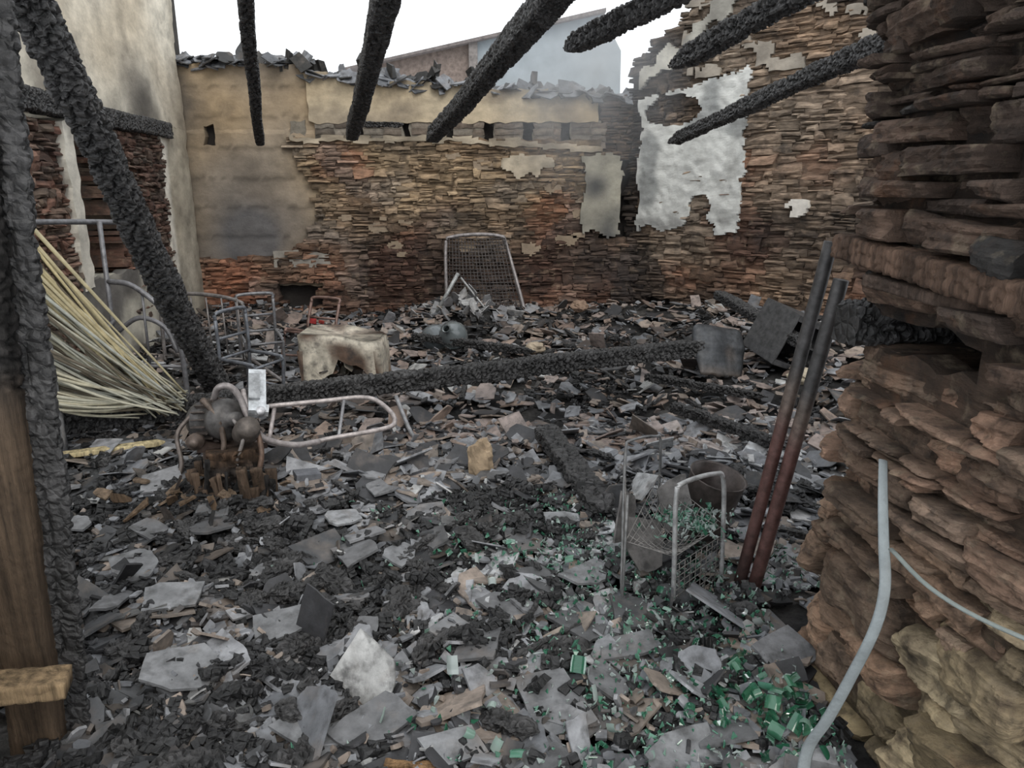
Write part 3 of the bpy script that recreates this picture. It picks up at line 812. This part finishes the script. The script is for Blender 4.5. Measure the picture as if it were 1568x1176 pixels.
def chair(name,c,rz,s=1,rx=0,ry=0,col=GREY,r=.011):
    mb=MB(); M=Euler((rx,ry,rz)).to_matrix()
    def T(pts): return [Vector(c)+M@(Vector(p)*s) for p in pts]
    for x in(-.2,.2):
        sweep(mb,T(catmull([(x,.22,0),(x,.2,.42),(x,.24,.8)],4)),r,col)
        sweep(mb,T(catmull([(x,-.2,0),(x,-.19,.4),(x,-.12,.45),(x,.2,.44)],5)),r,col)
    sweep(mb,T(catmull([(-.2,.24,.8),(-.17,.25,.86),(.17,.25,.86),(.2,.24,.8)],5)),r,col)
    sweep(mb,T([(-.2,.23,.62),(.2,.23,.62)]),r*.8,col)
    sweep(mb,T([(-.2,-.19,.42),(.2,-.19,.42)]),r*.8,col)
    sweep(mb,T([(-.2,.2,.44),(.2,.2,.44)]),r*.8,col)
    sweep(mb,T([(-.2,-.19,.15),(-.2,.21,.15)]),r*.8,col)
    sweep(mb,T([(.2,-.19,.15),(.2,.21,.15)]),r*.8,col)
    return mb.build(name,M_METAL)
chair('tubular_chair_frame',(-1.85,5.05,.06),1.2,.75,rx=.1,col=(.15,.16,.18),r=.013)
chair('tubular_chair_frame',(-1.72,6.0,.06),-.4,.72,rx=-.25,col=(.20,.13,.11),r=.013)
chair('tubular_chair_frame',(-2.05,5.9,.06),.5,.72,rx=.15,col=(.20,.20,.21),r=.013)
mb=MB()
PK=(.38,.34,.33)
sweep(mb,catmull([(-1.52,4.02,.45),(-1.45,3.88,.33),(-1.36,3.78,.25),(-1.2,3.74,.22),(-.95,3.82,.24),(-.73,3.92,.25),(-.67,4.0,.26),(-.71,4.1,.30),(-.85,4.17,.36),(-1.1,4.1,.36),(-1.38,4.0,.36)],6),.014,PK)
sweep(mb,[(-1.32,3.8,.24),(-1.35,4.02,.35)],.012,PK)
sweep(mb,[(-.95,3.83,.24),(-.98,4.14,.36)],.010,GREY)
sweep(mb,[(-1.2,3.76,.22),(-1.25,3.8,.02)],.012,GREY)
sweep(mb,catmull([(-.72,4.4,.30),(-.6,4.2,.12),(-.5,4.05,.10)],4),.014,GREY)
mb.build('tipped_tubular_chair',M_METAL)

# burnt machine: ribbed motor drum, bracket, switch box, bent handle and hoses
mb=MB(); mc=Vector((-1.44,3.42,.47))
prof=[(.001,-.13),(.06,-.13),(.095,-.11),(.102,-.06),(.09,-.055),(.09,.06),(.102,.065),(.102,.10),(.07,.13),(.035,.135),(.035,.18),(.001,.18)]
rot=(1.35,.25,.9)
lathe(mb,mc,prof,24,rot,(.085,.08,.078))
Mr=Euler(rot).to_matrix()
for k in range(18):
    a=k*2*math.pi/18; p=mc+Mr@Vector((math.cos(a)*.098,math.sin(a)*.098,0))
    e=Euler(rot).to_matrix()@Matrix.Rotation(a,3,'Z'); box(mb,p,(.022,.006,.11),e.to_euler(),(.12,.10,.09))
box(mb,mc+Vector((.06,0,-.11)),(.32,.16,.03),(.1,.1,.5),(.09,.065,.055))
box(mb,mc+Vector((-.06,0,-.20)),(.03,.14,.16),(.1,.1,.5),(.10,.07,.055))
box(mb,mc+Vector((.15,.02,-.20)),(.03,.14,.18),(-.1,.1,.5),(.10,.07,.055))
lathe(mb,(-1.28,3.34,.42),[(.001,0),(.055,0),(.06,.02),(.06,.09),(.05,.10),(.05,.13),(.001,.13)],18,(.9,.4,.3),(.10,.085,.075))
lathe(mb,(-1.50,3.32,.40),[(.001,0),(.035,0),(.04,.01),(.04,.05),(.02,.06),(.02,.09),(.001,.09)],16,(1.4,.1,.2),(.13,.10,.085))
box(mb,(-1.235,3.44,.60),(.08,.25,.06),(.65,.12,.35),(.46,.48,.50)); box(mb,(-1.238,3.42,.64),(.05,.15,.015),(.65,.12,.35),(.3,.31,.32))
box(mb,(-1.19,3.36,.54),(.06,.05,.03),(.5,.2,.3),(.52,.53,.54))
lathe(mb,(-1.19,3.34,.53),[(.001,0),(.02,0),(.02,.03),(.001,.03)],12,(.6,.1,.3),(.6,.6,.62))
sweep(mb,catmull([(-1.44,3.42,.57),(-1.40,3.39,.64),(-1.34,3.38,.65),(-1.30,3.39,.59),(-1.26,3.37,.49),(-1.2,3.38,.39),(-1.08,3.45,.33),(-.98,3.55,.31)],6),.016,(.30,.27,.265))
sweep(mb,catmull([(-1.46,3.34,.60),(-1.39,3.31,.52),(-1.36,3.29,.41),(-1.37,3.24,.26),(-1.42,3.18,.14)],6),.014,(.10,.075,.06))
sweep(mb,catmull([(-1.22,3.34,.48),(-1.18,3.27,.35),(-1.2,3.22,.20),(-1.14,3.16,.07)],6),.013,(.14,.09,.065))
sweep(mb,catmull([(-1.33,3.32,.52),(-1.25,3.25,.45),(-1.28,3.22,.32),(-1.23,3.17,.2)],6),.009,(.22,.20,.19))
sweep(mb,catmull([(-1.55,3.40,.50),(-1.60,3.34,.42),(-1.57,3.28,.28),(-1.62,3.22,.15)],6),.011,(.12,.10,.09))
mb.build('burnt_electric_pump',M_METAL)
mb=MB()
def wc(q):
    if q<.5: return lambda t,z:(.6,(.022,.02,.019))
    k=R.uniform(.5,1.2); return lambda t,z:(.35,mul((.11,.075,.052),k))
timber(mb,(-1.31,3.24,.0),(-1.33,3.29,.37),.24,.2,seed=61,step=.010,amp=.035,cell=.05,sqp=4,colf=lambda t,z:(.8,mix((.028,.022,.019),(.12,.07,.04),clamp(nz(z*9,t*3)*2))))
for i in range(70):
    a=R.uniform(3.0,6.5); x=-1.30+.17*math.cos(a); y=3.22+.15*math.sin(a); z0=R.uniform(.0,.22)
    timber(mb,(x,y,z0),(x+R.gauss(0,.02),y+R.gauss(0,.02),z0+R.uniform(.08,.2)),R.uniform(.02,.06),R.uniform(.01,.03),seed=70+i,step=.015,amp=.008,cell=.02,sqp=9,n=16,colf=wc(R.random()))
for i in range(60):
    x=R.gauss(-1.38,.2); y=R.gauss(3.08,.09)
    slate(mb,(x,y,H(x,y)+R.uniform(.05,.12)),R.uniform(.05,.14),R.uniform(.02,.05),.01,(R.gauss(0,.6),R.gauss(0,.6),R.uniform(0,6)),R.choice([(.12,.08,.05),(.18,.13,.09),(.04,.032,.028),(.03,.03,.03)]))
mb.build('burnt_wood_block',M_WOOD)

def rock(name,c,s,col,seed):
    mb=MB(); vs=[];fs=[]; n=20;m=12
    for j in range(m+1):
        th=math.pi*j/m
        for i in range(n):
            ph=2*math.pi*i/n; d=Vector((math.sin(th)*math.cos(ph),math.sin(th)*math.sin(ph),math.cos(th)))
            k=1+.35*noise.noise(d*1.6+Vector((seed,0,0)))+.15*noise.noise(d*4+Vector((seed,0,0)))
            vs.append((c[0]+d.x*s[0]*k,c[1]+d.y*s[1]*k,c[2]+d.z*s[2]*k))
    for j in range(m):
        for i in range(n): fs.append([j*n+i,j*n+(i+1)%n,(j+1)*n+(i+1)%n,(j+1)*n+i])
    mb.add(vs,fs,col,0,False); return mb.build(name,M_BRICK)
rock('yellow_stone',(-.17,3.66,.17),(.075,.06,.11),(.36,.27,.18),3)
rock('round_stone',(.72,7.8,.30),(.09,.09,.06),(.26,.18,.13),5)
rock('round_stone',(.2,6.3,.18),(.09,.08,.05),(.34,.28,.21),6)
rock('round_stone',(2.0,4.9,.30),(.10,.08,.05),(.38,.33,.25),8)
mb=MB(); box(mb,(-1.02,3.42,.17),(.12,.09,.06),(0,.1,.5),(.13,.135,.15)); box(mb,(-1.05,3.38,.17),(.04,.02,.03),(0,0,.5),(.03,.03,.03)); mb.build('cinder_block_fragment',M_BRICK)
mb=MB(); pj=[(.001,0),(.09,.005),(.12,.05),(.13,.12),(.11,.19),(.06,.24),(.03,.26),(.028,.32),(.034,.325)]
lathe(mb,(-.78,6.75,.16),pj,20,(1.3,.2,.7),(.22,.25,.27)); lathe(mb,(-.50,6.62,.19),pj,20,(.9,-.7,.2),(.22,.25,.26)); mb.build('glass_demijohns',M_GLASS)
mb=MB(); box(mb,(-1.85,6.75,.34),(.08,.04,.05),(.1,.2,.2),(.35,.04,.04),0,.15); box(mb,(-1.76,6.72,.33),(.04,.03,.03),(.3,.2,.5),(.35,.05,.04),0,.15); mb.build('red_plastic_scrap',M_BRICK)

mb=MB(); c=(.17,.17,.18)
sweep(mb,catmull([(-2.88,4.35,1.36),(-2.7,4.75,1.34),(-2.55,5.05,1.32)],4),.017,c)
sweep(mb,[(-2.62,4.8,1.34),(-2.64,4.8,.1)],.016,c)
sweep(mb,catmull([(-2.62,4.8,.96),(-2.45,4.78,.93),(-2.25,4.75,.76),(-2.18,4.75,.55),(-2.17,4.75,.12)],6),.018,c)
sweep(mb,catmull([(-2.62,4.82,.62),(-2.45,4.8,.72),(-2.28,4.78,.66),(-2.2,4.75,.5)],6),.016,c)
sweep(mb,[(-2.64,4.8,.4),(-2.17,4.75,.4)],.012,c)
sweep(mb,catmull([(-2.62,4.8,.7),(-2.5,4.3,.62),(-2.4,3.9,.3)],4),.014,c)
sweep(mb,[(-2.38,3.72,.62),(-2.39,3.72,.1)],.014,c)
sweep(mb,[(-2.3,3.6,.8),(-2.33,3.62,.1)],.012,(.25,.25,.26))
sweep(mb,[(-2.40,4.78,.90),(-2.41,4.78,.4)],.009,c)
mb.build('iron_bed_frame',M_METAL)
# second bed frame, folded, behind the first
mb=MB(); c=(.20,.185,.18)
sweep(mb,catmull([(-2.75,5.7,.1),(-2.74,5.72,.6),(-2.68,5.74,.72),(-2.4,5.7,.74),(-2.1,5.62,.70),(-2.05,5.6,.6),(-2.03,5.58,.08)],6),.015,c)
for k in range(5): sweep(mb,[(-2.62+.13*k,5.73-.03*k,.72),(-2.60+.13*k,5.70-.03*k,.25)],.007,c)
sweep(mb,[(-2.74,5.7,.25),(-2.04,5.58,.25)],.010,c)
sweep(mb,[(-2.70,5.7,.30),(-1.95,5.0,.16)],.014,c)
sweep(mb,[(-2.06,5.58,.28),(-1.62,5.2,.14)],.014,c)
mb.build('folded_bed_frame',M_METAL)
mb=MB()
for i in range(150):
    k=R.random()
    e=Vector((-1.93+R.uniform(-.14,.10),4.0+R.uniform(-.1,.08),.34+R.uniform(-.02,.10)))
    st=Vector((-2.45+R.uniform(-.05,.05),3.3+.35*R.random(),.58+1.0*k+R.uniform(-.02,.02)))
    mid=(e+st)/2+Vector((0,0,-.06+.06*k))
    c=mix((.56,.52,.39),(.44,.45,.40),R.random())
    if k>.82: c=mix(c,(.56,.45,.22),.6)
    if R.random()<.2: c=(.14,.12,.09)
    sweep(mb,catmull([st,mid,e],4),R.uniform(.005,.013),c,6,r1=.005)
mb.build('cane_bundle',M_CANE)
mb=MB(); timber(mb,(-2.50,3.44,.24),(-1.86,3.74,.24),.06,.025,seed=41,colf=lambda t,z:(.03,mul((.58,.48,.28),1+.3*nz(t*9,2))),tip=.05,sqp=12); mb.build('unburnt_plank',M_WOOD)
mb=MB(); timber(mb,(-.33,1.58,.14),(-.17,1.57,.13),.03,.02,seed=42,colf=lambda t,z:(.3,(.30,.18,.09)),sqp=9,tip=.03); mb.build('wood_offcut',M_WOOD)

def openbox(name,c,size,rot,col,th=.01):
    mb=MB(); M=Euler(rot).to_matrix(); w,d,h=size
    def P(p,s):
        q=Vector(c)+M@Vector(p); box(mb,q,s,rot,mul(col,R.uniform(.7,1.2)))
    P((0,d/2,0),(w,th,h)); P((-w/2,0,0),(th,d,h)); P((w/2,0,0),(th,d,h)); P((0,0,-h/2),(w,d,th)); P((0,0,h/2),(w,d,th))
    P((0,-d/2,h/2-.02),(w,th,.04)); P((0,-d/2,-h/2+.02),(w,th,.04)); P((0,0,0),(w-.02,d-.02,th))
    return mb.build(name,M_METAL)
openbox('burnt_steel_cabinet',(2.13,5.62,.42),(.40,.36,.40),(.25,.35,.5),(.09,.09,.093))
mb=MB(); n_=16
vs=[];fs=[];cs=[]
for j in range(n_+1):
    for i in range(n_+1):
        a=i/n_;b_=j/n_
        x=-.24+.48*a; z_=-.20+.40*b_
        if b_<.5: x+= .05*(1-2*b_)*(1 if a<.5 else -1)*abs(2*a-1)      # tapers to a torn lower edge
        rx_=max(0,abs(x)-.17)/.07; rz_=max(0,z_-.13)/.07; q=math.hypot(rx_,rz_)
        sc=1.0
        if rx_>0 and rz_>0: sc=max(rx_,rz_)/q
        xx=math.copysign(min(abs(x),.17)+rx_*.07*sc,x); zz=(min(z_,.13)+rz_*.07*sc)
        zz+= .02*nz(a*6,2) if j==0 else 0
        crease=.035*abs(a-.35)-.02*math.exp(-((b_-.6)/.08)**2)
        vs.append(Vector((1.60,5.50,.34))+Euler((-.42,.18,.35)).to_matrix()@Vector((xx,.03*max(rx_,rz_)**2+.02*nz(x*6,z_*6)+crease,zz)))
        cs.append(mix((.055,.058,.063),(.15,.11,.08),clamp(.35-b_+.9*nz(x*6,z_*6))))
for j in range(n_):
    for i in range(n_): q=j*(n_+1)+i; fs.append([q,q+1,q+n_+2,q+n_+1])
mb.add(vs,fs,cs,0,True); ob=mb.build('steel_door_panel',M_METAL); md=ob.modifiers.new('sol','SOLIDIFY'); md.thickness=.008
def pipecol(mb,P0,P1,r,f):
    n=16;m=30;P0=Vector(P0);P1=Vector(P1);D=(P1-P0);A=D.cross(Vector((0,1,0))).normalized();B=A.cross(D).normalized();vs=[];cs=[];fs=[]
    for i in range(m+1):
        t=i/m; c=P0+D*t
        for k in range(n):
            a=2*math.pi*k/n; vs.append(c+A*math.cos(a)*r+B*math.sin(a)*r); cs.append(f(t))
    for i in range(m):
        for k in range(n): fs.append([i*n+k,i*n+(k+1)%n,(i+1)*n+(k+1)%n,(i+1)*n+k])
    fs.append(list(range(n))); fs.append([m*n+k for k in range(n)])
    mb.add(vs,fs,cs,0,True)
f=lambda t: mix(mix((.13,.068,.06),(.17,.135,.115),sst(.50,.62,t)),(.075,.072,.072),sst(.62,.70,t))
mb=MB(); pipecol(mb,(.865,2.55,.0),(1.055,2.48,1.40),.023,lambda t: mix(f(t),(.02,.018,.018),.7*sst(.30,.05,t))); mb.build('steel_pipe',M_METAL)
mb=MB(); pipecol(mb,(.915,2.53,.0),(1.085,2.44,1.28),.025,f); mb.build('steel_pipe',M_METAL)

mb=MB(); CH=(.40,.40,.40)
sweep(mb,catmull([(.585,2.36,.0),(.58,2.38,.3),(.575,2.39,.53),(.60,2.41,.57),(.74,2.52,.56),(.785,2.55,.52),(.80,2.55,.3),(.81,2.55,.0)],5),.009,CH)
sweep(mb,catmull([(.40,2.38,.0),(.43,2.62,.35),(.455,2.78,.55),(.48,2.82,.58),(.60,2.93,.56),(.63,2.95,.5),(.64,2.97,.0)],5),.006,(.18,.18,.18))
sweep(mb,[(.40,2.38,.0),(.41,2.42,.52)],.005,(.18,.18,.18))
def wgrid(a,b_,c,d,n,m,sag=0,r=.0019):
    a,b_,c,d=map(Vector,(a,b_,c,d))
    def q(u,v):
        p=(a*(1-u)+b_*u)*(1-v)+(d*(1-u)+c*u)*v; p=p.copy(); p.z-=sag*math.sin(math.pi*u)*math.sin(math.pi*v); return p
    for i in range(n+1): sweep(mb,[q(i/n,k/6) for k in range(7)],r,(.2,.19,.18),4)
    for j in range(m+1): sweep(mb,[q(k/6,j/m) for k in range(7)],r,(.2,.19,.18),4)
wgrid((.585,2.37,.06),(.80,2.55,.10),(.80,2.55,.30),(.58,2.38,.26),9,8)
wgrid((.41,2.42,.34),(.58,2.38,.30),(.80,2.55,.34),(.62,2.9,.40),12,12,.08)
wgrid((.40,2.40,.10),(.46,2.80,.15),(.46,2.80,.48),(.41,2.44,.42),12,5)
mb.build('wire_bottle_rack',M_METAL)
mb=MB()
for (x,y,z_,w,h,r_) in [(.52,2.62,.22,.16,.2,(1.2,.2,.3)),(.66,2.74,.34,.13,.2,(1.3,-.2,.1)),(.45,2.7,.3,.1,.18,(1.4,.3,.6))]:
    slate(mb,(x,y,z_),w,h,.01,r_,(.17,.16,.155))
mb.build('slate_pieces_in_rack',M_SLATE)
mb=MB(); lathe(mb,(.80,2.88,.16),[(.001,.0),(.09,.0),(.10,.02),(.115,.26),(.12,.27),(.11,.265),(.095,.03)],20,(.15,.2,0),(.08,.065,.06)); mb.build('scorched_bucket',M_METAL)
mb=MB()
sweep(mb,catmull([(.89,1.66,.95),(.87,1.60,.88),(.855,1.54,.79),(.85,1.50,.70),(.835,1.49,.60),(.80,1.50,.46),(.77,1.52,.33),(.74,1.54,.22),(.72,1.50,.12)],6),.012,(.26,.29,.30),8,flat=.35,up=(0,1,0),r1=.018)
mb.build('grey_strap',M_PLASTER)
mb=MB(); sweep(mb,catmull([(.85,1.5,.80),(.86,1.35,.79),(.90,1.2,.80),(1.02,1.0,.82)],5),.007,(.22,.25,.24),6,flat=.5); mb.build('flat_cable',M_PLASTER)

# smoke still rising in the back right corner
bpy.ops.mesh.primitive_ico_sphere_add(subdivisions=3,radius=1,location=(.75,8.0,2.5))
so_=bpy.context.object; so_.name='smoke_plume'; so_.scale=(1.1,.5,1.2)
ms=bpy.data.materials.new('smoke'); ms.use_nodes=True; nt=ms.node_tree; nt.nodes.remove(nt.nodes['Principled BSDF'])
vp=N(nt,'ShaderNodeVolumeScatter'); vp.inputs['Color'].default_value=(.92,.95,1,1)
tc=N(nt,'ShaderNodeTexCoord'); nn_=N(nt,'ShaderNodeTexNoise'); nn_.inputs['Scale'].default_value=1.6; nn_.inputs['Detail'].default_value=3
ln=N(nt,'ShaderNodeVectorMath',operation='LENGTH'); L=nt.links.new
L(tc.outputs['Object'],ln.inputs[0]); L(tc.outputs['Object'],nn_.inputs['Vector'])
m1=N(nt,'ShaderNodeMapRange'); m1.inputs['From Min'].default_value=1; m1.inputs['From Max'].default_value=.2; m1.inputs['To Max'].default_value=1; L(ln.outputs['Value'],m1.inputs['Value'])
m2=N(nt,'ShaderNodeMapRange'); m2.inputs['From Min'].default_value=.35; m2.inputs['From Max'].default_value=.7; m2.inputs['To Max'].default_value=1.8; L(nn_.outputs['Fac'],m2.inputs['Value'])
m3=N(nt,'ShaderNodeMath',operation='MULTIPLY'); L(m1.outputs[0],m3.inputs[0]); L(m2.outputs[0],m3.inputs[1]); L(m3.outputs[0],vp.inputs['Density'])
L(vp.outputs[0],nt.nodes['Material Output'].inputs['Volume']); so_.data.materials.append(ms)

# ------------------------------------------------------------------ light, world, camera
w=bpy.data.worlds.new('overcast'); scene.world=w; w.use_nodes=True
bg=w.node_tree.nodes['Background']; bg.inputs[0].default_value=(.93,.965,1.0,1); bg.inputs[1].default_value=1.45
sl=bpy.data.lights.new('sun','SUN'); sl.energy=1.25; sl.angle=math.radians(28); sl.color=(1,.95,.86)
so=bpy.data.objects.new('sun',sl); scene.collection.objects.link(so); so.rotation_euler=Euler((math.radians(40),math.radians(20),0))
cam=bpy.data.cameras.new('camera'); co=bpy.data.objects.new('camera',cam); scene.collection.objects.link(co)
cam.sensor_width=36; cam.lens=26; cam.clip_start=.05
co.location=(0,0,1.6); co.rotation_euler=(math.radians(90-15.5),0,0)
scene.camera=co
scene.view_settings.view_transform='Standard'
